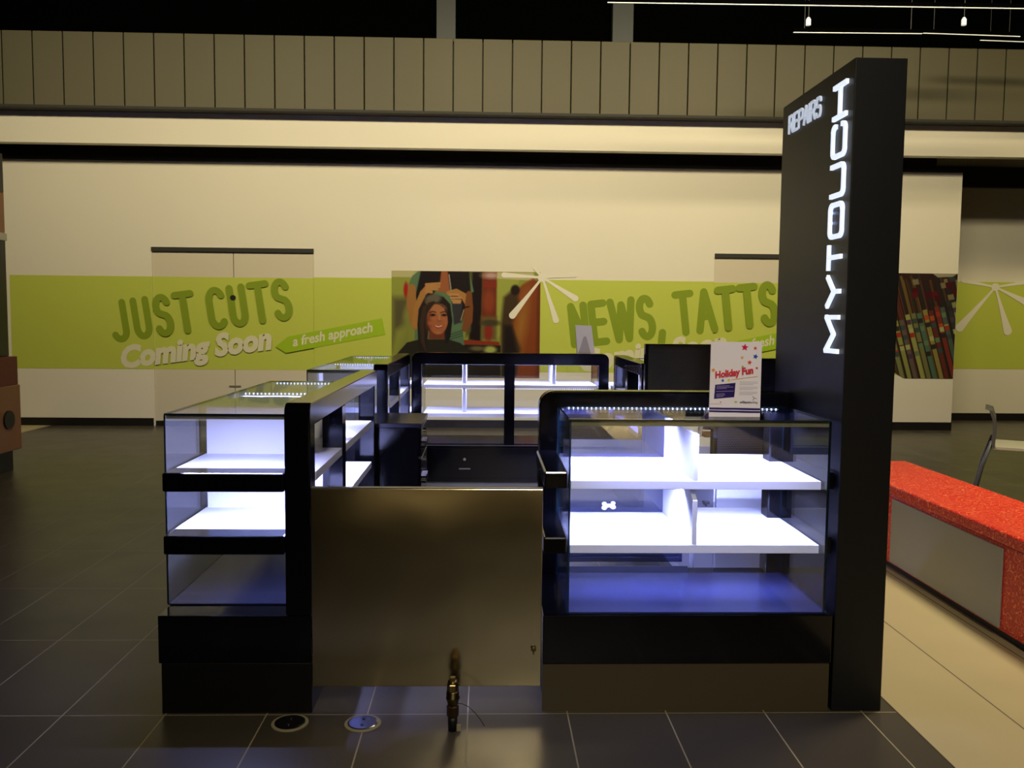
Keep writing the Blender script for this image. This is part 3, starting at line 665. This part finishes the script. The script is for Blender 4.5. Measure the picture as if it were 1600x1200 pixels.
pane(t, (-.49, .86, 7.044, 7.05, .3205, ZG - .006), 'y'); pane(t, (-.495, -.489, 6.584, 7.05, .3205, ZG - .006), 'x')
pane(t, (.86, .866, 6.584, 7.05, .3205, ZG - .006), 'x'); pane(t, (-.495, .866, 6.584, 7.05, ZG - .006, ZG), 'z')
for zs in (.748, .53): box('shelf', (-.47, .84, 6.535, 7.0, zs, zs + .027), M['white'], t, .001)
for xd, z0_, z1_ in ((-.178, .775, .93), (-.178, .557, .748), (.505, .775, .93)): box('divider', (xd, xd + .03, 6.60, 6.98, z0_, z1_), M['white'], t, .004)
led(t, -.47, .84, 6.60, 6.608, ZG - .012, 'x', 26, (0, 0, 0)); led(t, -.46, .83, 6.60, 6.608, .742, 'x', 8)
led(t, -.46, .83, 6.60, 6.608, .524, 'x', 3)

# drawer cabinet filling the gap on the left
t = thing('drawer_cabinet', (-.55, 4.7, 0), 'low black cabinet with drawers between the two left display counters', 'cabinet')
box('carcass', (-.98, -.345, 4.475, 4.945, 0, .715), M['black'], t, .002)
box('worktop', (-.99, -.33, 4.47, 4.95, .715, .738), M['panelblue'], t, .002)
for z0_, z1_ in ((.56, .708), (.30, .55), (.04, .29)):
    d_ = box('drawer', (-.345, -.333, 4.49, 4.93, z0_, z1_), M['black'], t, .002)
    zc = z1_ - .035; mb = MB(); mb.prism([(4.72 + .012 * math.cos(a * PI / 8), zc + .012 * math.sin(a * PI / 8)) for a in range(16)], lambda a, b, d: (d, a, b), -.333, -.324); mb.build('lock', M['chrome'], d_)
    zh = z0_ + .03 if z0_ > .5 else z0_ + .10
    MB().box(-.333, -.318, 4.62, 4.80, zh, zh + .008).box(-.333, -.318, 4.62, 4.80, zh + .026, zh + .034).box(-.333, -.318, 4.62, 4.628, zh, zh + .034).box(-.333, -.318, 4.792, 4.80, zh, zh + .034).build('handle', M['chrome'], d_)

# front right counter, glass towards us
XR0, XR1 = .20, 1.148; GX0, GX1 = .272, 1.127; GY0, GY1 = 2.775, 3.222
t = thing('display_counter', (.67, 3.0, 0), 'wide glass-fronted display counter on the right beside the tall lit tower', 'display counter')
box('base_cabinet', (.1925, XR1, 2.762, 3.305, .163, ZB), M['black'], t, .002)
box('kick_board', (.1935, XR1 - .002, 2.77, 2.79, 0, .163), M['kick'], t, 0)
box('plinth', (.20, XR1 - .002, 2.79, 3.29, 0, .163), M['blackmatt'], t, 0)
arch('frame', XR0, XR1, ZB, ZR + .005, lambda p_, q, d: (p_, d, q), 3.2227, 3.305, t, .074, .066, .06, True, False)
box('display_bed', (GX0 + .002, GX1 + .01, GY0 + .008, 3.222, ZB, ZB + .004), M['bed'], t, 0)
pane(t, (GX0, GX1, GY0, GY0 + .006, ZB + .002, ZG - .006), 'y'); pane(t, (GX0, GX0 + .006, GY0 + .006, GY1, ZB + .002, ZG - .006), 'x', e=M['edgeblue'])
pane(t, (GX1 - .006, GX1, GY0 + .006, GY1, ZB + .002, ZG - .006), 'x'); pane(t, (GX0, GX1, GY0, GY1, ZG - .006, ZG), 'z')
box('edge_reflection', (GX0 + .006, GX1 - .006, GY0 + .0065, GY0 + .0095, ZG - .022, ZG - .006), M['strip'], t, 0)  # strip added for the reflection below the front glass edge
for zs in (.729, .513):
    MB().box(GX0 + .012, GX1 - .006, 2.83, 3.40, zs, zs + .028).build('shelf', M['white'], t, .001)
    box('side_ledge', (.192, .268, 2.775, 3.222, zs + .012, zs + .068), M['black'], t, .006)
    box('side_bracket', (GX1 + .001, 1.147, 2.79, 3.222, zs + .010, zs + .066), M['black'], t, .002)
for zlo, zf, zb in ((.757, .913, .913), (.541, .690, .729)):
    MB().prism([(2.832, zlo), (2.832, zf - .0), (2.90 if zlo < .7 else 2.84, zb), (3.36, zb), (3.395, zb - .04), (3.395, zlo)], lambda p_, q, d: (d, p_, q), .692, .708).build('divider', M['white'], t, .001)
sd = pane(t, (.30, .772, 3.312, 3.317, .345, .945), 'y', 'sliding_door', M['slide'])
MB().box(.28, .775, 3.225, 3.232, ZB + .004, .352).box(.28, .775, 3.243, 3.25, ZB + .004, .345).build('door_track', M['alu'], t)
mb = MB()
for q_, (cx_, cz_, r_) in enumerate(((.463, .560, .011), (.463, .575, .010), (.497, .563, .011), (.497, .578, .009), (.48, .569, .009), (.472, .568, .009), (.488, .569, .009))):
    mb.prism([(cx_ + r_ * math.cos(a * PI / 6), cz_ + r_ * .8 * math.sin(a * PI / 6)) for a in range(12)], lambda a, b, d: (a, d, b), 3.306 - q_ * .0004, 3.3115)
mb.build('sticker', M['plastic'], sd)
led(t, GX0 + .03, GX1 - .03, 3.205, 3.213, ZG - .012, 'x', 30, spread=2.7)
led(t, GX0 + .05, GX1 - .05, 2.80, 2.806, ZG - .014, 'x', 6, (.5, 0, 0), spread=2.2, dots=False)
led(t, GX0 + .04, GX1 - .04, 2.99, 2.998, .723, 'x', 34, (.15, 0, 0), spread=2.6)
led(t, GX0 + .04, GX1 - .04, 2.99, 2.998, .507, 'x', 4.5, (.15, 0, 0), spread=2.6)

# swinging steel gate
t = thing('gate', (-.19, 2.77, 0), 'brushed steel swing gate hanging between the two front counters', 'gate')
MB().box(-.5565, .1875, 2.7606, 2.785, .088, .7414).build('gate_leaf', M['steel'], t, .002)
MB().box(-.5565, .1875, 2.7605, 2.785, .7414, .7444).build('top_edge', M['alu'], t)
for zz in (.20, .62):
    MB().box(-.5585, -.5565, 2.757, 2.79, zz, zz + .05).build('hinge', M['rubber'], t)
mb = MB(); mb.prism([(.162 + .009 * math.cos(a * PI / 8), .215 + .009 * math.sin(a * PI / 8)) for a in range(16)], lambda a, b, d: (a, d, b), 2.752, 2.7605)
mb.box(.160, .164, 2.745, 2.755, .20, .222).build('latch', M['brass'], t)

# sign tower
TX0, TX1, TY0, TY1, TZ = 1.1544, 1.3212, 2.7606, 3.427, 2.1195
t = thing('sign_tower', ((TX0 + TX1) / 2, 3.09, 0), 'tall black sign tower with white lit letters down its left face', 'sign tower')
box('tower_body', (TX0, TX1, TY0, TY1, 0, TZ), M['tower'], t, .003)
zz = [(1.184, 1.312), (1.333, 1.445), (1.456, 1.548), (1.562, 1.682), (1.696, 1.808), (1.824, 1.938), (1.950, 2.066)]
for c, (z0_, z1_) in zip('MYTOUCH', zz):
    wd, st = SQ[c]; mb = MB(); k = (z1_ - z0_) / wd
    for s_ in st:
        stroke(mb, [(z0_ + .008 + p_ * (k - .016 / wd), 2.808 + q * .098) for p_, q in s_], .0075, lambda a, b, d: (d, b, a), TX0 - .010, TX0 - .0005, False)
    mb.build('letter', M['sign'], t)
ya = 3.342
for c, wd_ in zip('REPAIRS', (.054, .050, .053, .054, .010, .054, .052)):
    wd, st = SQ[c]; mb = MB(); k = (wd_ - .014) / max(wd, .1)
    if c == 'I': k = 0
    for s_ in st:
        stroke(mb, [(ya - p_ * k, 2.002 + (3.342 - ya) * .0 + q * .062) for p_, q in s_], .0042, lambda a, b, d: (d, a, b), TX0 - .007, TX0 - .0005, False)
    mb.build('small_letter', M['signdim'], t); ya -= wd_ - .001 + (.005 if c == 'I' else 0)

# ------------------------------------------------------------------ staff side furniture behind the front right counter
t = thing('storage_cabinet', (1.2, 3.85, 0), 'small white storage cabinet behind the glass-fronted right counter', 'cabinet')
box('carcass', (.985, 1.30, 3.62, 3.98, 0, .60), M['white'], t, .002)
d_ = box('door', (.978, .985, 3.64, 3.96, .05, .58), M['whiteedge'], t, .001)
MB().box(.955, .978, 3.70, 3.72, .49, .50).box(.950, .956, 3.66, 3.72, .488, .502).build('handle', M['alu'], d_)
def perf(x0, x1, y, z0, z1, label):
    t = thing('perforated_panel', ((x0 + x1) / 2, y, z0), label, 'perforated panel', None)
    MB().box(x0, x0 + .018, y, y + .05, z0, z1).box(x1 - .018, x1, y, y + .05, z0, z1).box(x0 + .018, x1 - .018, y, y + .05, z1 - .008, z1).box(x0 + .018, x1 - .018, y, y + .05, z0, z0 + .02).build('panel_frame', M['black'], t, .002)
    MB().box(x0 + .018, x1 - .018, y + .008, y + .010, z0 + .02, z1 - .008).build('mesh_sheet', M['perf'], t)
    box('hole_light_sheet', (x0 + .018, x1 - .018, y + .045, y + .049, z0 + .02, z1 - .008), M['holelight'], t, 0)  # sheet added so that the holes read as lit from behind
perf(.97, 1.30, 3.64, .60, 1.128, 'black perforated metal panel on the white cabinet, right behind the flyer')
perf(.957, 1.44, 5.18, .70, 1.137, 'black perforated metal panel on the white side desk, left of the flyer')
t = thing('side_desk', (1.2, 4.6, 0), 'white side desk running behind the right front counter', 'desk')
box('carcass', (.98, 1.48, 4.0, 5.25, 0, .665), M['white'], t, .002)
box('desk_top', (.965, 1.49, 3.99, 5.255, .665, .70), M['white'], t, .003)
for y0_, y1_ in ((4.02, 4.60), (4.63, 5.22)): box('door', (.972, .98, y0_, y1_, .06, .65), M['whiteedge'], t, .001)
mb = MB()
pts = [(1.09 + .012 * math.sin(k * .5), 4.30, .70 + k * .012) for k in range(14)]
tag(mb.tube([(1.075, 4.3, .70), (1.078, 4.3, .74), (1.09, 4.3, .79), (1.105, 4.3, .83), (1.13, 4.3, .86), (1.17, 4.3, .875)], .011).build('curved_tube', M['plastic'], smooth=True),
    'thin white curved tube standing on the white side desk', 'lamp')  # curved white tube, its use unknown
mb = MB().lathe([(.02, .702), (.055, .71), (.06, .75), (.05, .79), (.03, .80)], 0, 0, 16); b_ = mb.build('pouch', M['bag'], smooth=True); b_.scale = (1.5, .8, 1); b_.location = (1.25, 4.6, -.001)
tag(b_, 'small purple pouch lying on the white side desk', 'pouch')
tag(MB().box(1.10, 1.24, 4.28, 4.44, .7005, .712).build('notebook', M['leather'], None, .002), 'brown notebook on the white side desk in front of the purple pouch', 'notebook')

# ------------------------------------------------------------------ flyer on the glass, tent card behind
t = thing('flyer_stand', (.83, 2.86, .968), 'upright white Holiday Fun flyer with coloured stars standing on the right glass case', 'flyer')
FX0, FX1, FY, FZ0, FZ1, LEAN = .746, .918, 2.862, .9685, 1.219, .02
P = Paint(0, 680, 0, 1010, 150, 220, (243, 237, 248))
def star(cx, cy, r, col, rot=0):
    P.poly([(cx + (r if k % 2 == 0 else r * .48) * math.sin(rot + k * PI / 5), cy - (r if k % 2 == 0 else r * .48) * math.cos(rot + k * PI / 5)) for k in range(10)], col, 5)
for cx_, cy_, r_, c_, ro in ((452, 75, 50, (212, 28, 78), .1), (592, 85, 27, (214, 74, 44), 0), (598, 197, 38, (24, 78, 176), .3), (420, 215, 24, (224, 160, 60), 0), (522, 277, 34, (222, 70, 34), .2),
                            (430, 338, 23, (150, 186, 60), .1), (620, 352, 21, (206, 42, 62), 0), (40, 385, 32, (236, 150, 40), .2), (170, 523, 25, (30, 84, 180), 0), (252, 517, 28, (226, 206, 80), .4)): star(cx_, cy_, r_, c_, ro)
P.line([(290, 512), (630, 466)], 5, (206, 160, 86), 4)
P.poly([(72, 580), (342, 552), (330, 745), (60, 770)], (40, 26, 98), 4)
for k, (wd_) in enumerate((170, 220, 130, 0, 225, 0, 105, 115, 90)):
    if wd_: P.line([(92, 598 + k * 18), (92 + wd_, 590 + k * 18)], 3.5, (170, 160, 205), 3, .8)
for k in range(11):
    if k in (3, 7): continue
    P.line([(398, 540 + k * 17), (398 + (235 if k % 4 != 2 else 180), 540 + k * 17)], 2.5, (150, 148, 158), 3, .8)
P.line([(575, 735), (598, 755), (625, 765)], 3, (60, 60, 66), 3); P.line([(598, 755), (580, 785)], 3, (60, 60, 66), 3)
P.ell(352, 810, 20, 14, (176, 204, 110), 5); P.ell(150, 812, 8, 8, (190, 70, 80), 3)
P.line([(10, 838), (165, 838)], 3, (206, 150, 160), 3, .8)
P.poly([(0, 885), (680, 892), (680, 920), (0, 912)], (44, 30, 104), 3); P.poly([(0, 922), (680, 930), (680, 958), (0, 948)], (44, 30, 104), 3)
fl = lambda u, v: (FX0 + u * (FX1 - FX0) + v * .006, FY + v * LEAN, FZ0 + v * (FZ1 - FZ0))
P.mesh('printed_sheet', fl, t)
MB().prism([(0, 0), (1, 0), (1, 1), (0, 1)], lambda a, b, d: (fl(a, b)[0], fl(a, b)[1] + d, fl(a, b)[2]), .0008, .003).build('acrylic_back', M['paper'], t)
MB().prism([(0, 0), (.05, 0), (.02, .14)], lambda a, b, d: (.83 + d, FY + .004 + a, FZ0 + b), -.04, .04).build('stand_foot', M['glass'], t)
def fl_text(s_, u, v, size, wid, m, off=.0, sh=0, rise=0):
    o = Vector(fl(u, v)) + Vector((0, -.001, 0)); axx = Vector((1, 0, rise)).normalized(); ayy = Vector((-rise, LEAN / (FZ1 - FZ0), 1)).normalized()
    text_mesh('print_words', s_, size, m, t, o, axx, ayy, (0, -1, 0), off, sh, wid)
fl_text('Holiday Fun', .10, .515, .031, .130, M['redtext'], .0013, .15, .14)
fl_text('williams', .59, .185, .0105, .034, M['inkgrey'], .0003); fl_text('landing', .79, .185, .0105, .026, M['inkgrey'])

t = thing('tent_card', (.75, 6.6, 1.016), 'white folded tent card standing on the back counter rail', 'card')
MB().add([(.674, 6.56, 1.232), (.797, 6.56, 1.228), (.822, 6.53, 1.017), (.690, 6.53, 1.017), (.674, 6.563, 1.232), (.797, 6.563, 1.228), (.822, 6.533, 1.017), (.690, 6.533, 1.017)],
         [(0, 1, 2, 3), (7, 6, 5, 4), (0, 4, 5, 1), (1, 5, 6, 2), (2, 6, 7, 3), (3, 7, 4, 0)]).build('front_leaf', M['paper'], t)
MB().add([(.674, 6.563, 1.231), (.797, 6.563, 1.227), (.822, 6.578, 1.017), (.690, 6.578, 1.017), (.674, 6.566, 1.231), (.797, 6.566, 1.227), (.822, 6.581, 1.017), (.690, 6.581, 1.017)],
         [(0, 1, 2, 3), (7, 6, 5, 4), (0, 4, 5, 1), (1, 5, 6, 2), (2, 6, 7, 3), (3, 7, 4, 0)]).build('back_leaf', M['paper'], t)
M['cardink'] = mat('card_ink', (190, 182, 190), .5)
MB().prism([(.698, 1.022), (.735, 1.14), (.748, 1.15), (.758, 1.14), (.79, 1.022)], lambda a, b, d: (a, 6.53 + (b - 1.017) * .14 - .002 - d, b), 0, .001).build('card_print', M['cardink'], t)

# ------------------------------------------------------------------ floor fittings
def floor_box(x, y, lidm, label):
    t = thing('floor_socket', (x, y, 0), label, 'floor socket')
    MB().lathe([(.058, .0), (.058, .003), (.050, .0035)], x, y, 40).build('ring', M['ring'], t)
    l_ = MB().lathe([(.048, .003), (.048, .005), (.044, .006)], x, y, 40).build('lid', lidm, t)
    for dy in (-.02, .02): MB().lathe([(.005, .006), (.005, .0075)], x, y + dy, 12).build('screw', M['alu'] if lidm is M['lid'] else M['rubber'], l_)
floor_box(-.614, 2.69, M['lid'], 'round black floor socket lid in the tiles at the left counter\'s corner')
floor_box(-.383, 2.685, M['lidblue'], 'round floor socket with shiny bluish steel lid, in front of the gate')
cx_, cy_ = -.096, 2.64
t = thing('cable_connector', (cx_, cy_, 0), 'brass cable connector standing up from the floor before the gate', 'connector')
MB().lathe([(.014, 0), (.015, .03), (.0145, .045)], cx_, cy_).build('boot', M['rubber'], t, smooth=True)
MB().lathe([(.017, .045), (.019, .05), (.019, .078), (.016, .082)], cx_, cy_, 8).build('lower_sleeve', M['darkbrass'], t)
MB().lathe([(.012, .080), (.017, .088), (.020, .100), (.022, .103), (.022, .108), (.020, .110), (.020, .126), (.018, .128)], cx_, cy_).build('upper_sleeve', M['brass'], t, smooth=True)
MB().lathe([(.018, .128), (.018, .148), (.016, .151)], cx_, cy_, 6).build('hex_nut', M['brass'], t)
MB().lathe([(.012, .151), (.016, .153), (.016, .159), (.010, .161)], cx_, cy_).build('collar', M['brass'], t, smooth=True)
box('tip', (cx_ - .008, cx_ + .008, cy_ - .008, cy_ + .008, .161, .172), M['brass'], t, .001)
MB().tube([(cx_ + .014, cy_, .086), (cx_ + .03, cy_, .085), (cx_ + .05, cy_, .075), (cx_ + .07, cy_ - .005, .058), (cx_ + .09, cy_ - .01, .034), (cx_ + .10, cy_ - .012, .018)], .0012, 8).build('wire', M['rubber'], t, smooth=True)
MB().box(cx_ + .013, cx_ + .026, cy_ - .012, cy_ - .006, .002, .022).build('tag', M['ring'], t)

# ------------------------------------------------------------------ seats at the right
t = thing('bench', (2.33, 4.0, 0), 'red patterned vinyl bench with grey side panel, right of the tower', 'bench')
BX0, BX1, BY0, BY1 = 2.10, 2.545, 2.95, 5.13
MB().box(BX0 + .03, BX1 - .03, BY0 + .04, BY1 - .04, 0, .035).build('plinth', M['rubber'], t)
MB().box(BX0 + .008, BX1 - .005, BY0, BY1, .035, .39).build('body', M['redvinyl'], t, .005)
MB().box(BX0, BX1, BY0 - .005, BY1 + .005, .39, .445).build('seat_pad', M['redvinyl'], t, .012, 3)
MB().box(BX0 - .002, BX0 + .008, 3.40, 4.36, .045, .375).build('side_panel', M['seatgrey'], t, .003)
t = thing('cafe_chair', (3.335, 5.6, 0), 'grey plastic cafe chair with slender legs, beyond the red bench', 'chair')
bk = [(3.30, .728), (3.325, .72), (3.345, .66), (3.352, .58), (3.345, .50), (3.36, .475)]
mb = MB(); th = .022
Pp = bk + [(x_ + th * .9, z_ - .004) for x_, z_ in bk[::-1]]
mb.prism(Pp, lambda a, b, d: (a, d, b), 5.42, 5.80); mb.build('backrest', M['chair'], t, .004)
MB().box(3.36, 3.80, 5.42, 5.80, .468, .492).build('seat', M['chairpale'], t, .004)
for yy in (5.44, 5.78):
    MB().tube([(3.35, yy, .52), (3.30, yy, .36), (3.23, yy, .0)], .013).build('leg', M['chair'], t, smooth=True)
    MB().tube([(3.78, yy, .468), (3.82, yy, 0)], .013).build('leg', M['chair'], t, smooth=True)

t.rotation_euler.z = -.54

# ------------------------------------------------------------------ stall at the left edge
t = thing('food_stall', (-4.4, 6.8, 0), 'timber stall at the left edge with a dark upper cabinet', 'stall')
MB().box(-5.2, -3.86, 6.3, 7.15, 0, .175).build('plinth', M['rubber'], t)
MB().box(-5.2, -3.80, 6.25, 7.18, .175, .70).build('timber_side', M['wood'], t, .006)
MB().box(-5.2, -3.81, 6.26, 7.17, .70, .93).build('red_panel', M['red'], t, .004)
mb = MB(); mb.prism([(6.99 + .075 * math.cos(a * PI / 12), .43 + .075 * math.sin(a * PI / 12)) for a in range(24)], lambda a, b, d: (d, a, b), -3.80, -3.788); mb.build('round_hole', M['rubber'], t)
MB().box(-5.2, -3.875, 6.3, 7.17, .93, 1.86).build('dark_cabinet', M['blackmatt'], t, .004)
MB().box(-5.2, -3.865, 6.29, 7.18, 1.86, 1.92).build('pale_rail', M['pale'], t, .003)
MB().box(-5.2, -3.875, 6.3, 7.17, 1.92, 2.24).build('tan_fascia', M['wood'], t, .004)
MB().box(-5.2, -3.875, 6.3, 7.17, 2.24, 2.55).build('dark_top', M['blackmatt'], t, .004)

# ------------------------------------------------------------------ lamp reflections in the dark glazing, built as small glowing bodies
def linear(x0, x1, y, z, z1, label):
    k = y / 8.0; x0, x1, z, z1 = x0 * k, x1 * k, 1.3 + (z - 1.3) * k, 1.3 + (z1 - 1.3) * k
    t = thing('reflection_line', ((x0 + x1) / 2, y, z), label, 'lamp reflection')
    MB().prism([(x0, z), (x1, z1), (x1, z1 + .004), (x0, z + .004)], lambda a, b, d: (a, d, b), y, y + .012).build('tube', M['lineglow'], t)
    MB().prism([(x0, z + .010), (x1, z1 + .010), (x1, z1 + .04), (x0, z + .04)], lambda a, b, d: (a, d, b), y, y + .03).build('housing', M['void'], t)
    MB().box(x0 + .1, x0 + .105, y + .01, y + .015, z + .03, 6.5).box(x1 - .105, x1 - .1, y + .01, y + .015, z1 + .03, 6.5).build('suspension', M['skirt'], t)  # housing and rods added to hold the reflection line as a body
linear(2.766, 3.95, 8.0, 3.882, 3.893, 'thin pale lamp reflection line in the dark above the tower, shorter left one')
linear(3.96, 4.86, 8.3, 3.898, 3.885, 'thin pale lamp reflection line high at the right edge')
linear(4.49, 6.0, 8.6, 3.845, 3.82, 'short bright lamp reflection line at the upper right corner, lowest of the lines')
linear(1.07, 6.0, 7.4, 4.112, 4.14, 'long thin lamp reflection line along the top edge of the view')
for x_, z_, lb in ((2.898, 3.967, 'small round lamp reflection above the tower'), (4.329, 3.995, 'small round lamp reflection at the upper right, above the reflection lines')):
    t = thing('reflection_spot', (x_, 8.0, z_), lb, 'lamp reflection')
    MB().lathe([(.022, -.02), (.022, .03), (.010, .05)], 0, 0, 16).build('reflection_head', M['spotglow'], t)  # glowing head put in for a reflected lamp point
    for o in t.children: o.matrix_parent_inverse = Matrix()
    MB().box(-.003, .003, -.003, .003, .05, 6.5 - z_).build('suspension', M['skirt'], t)
    for o in t.children: o.matrix_parent_inverse = Matrix()
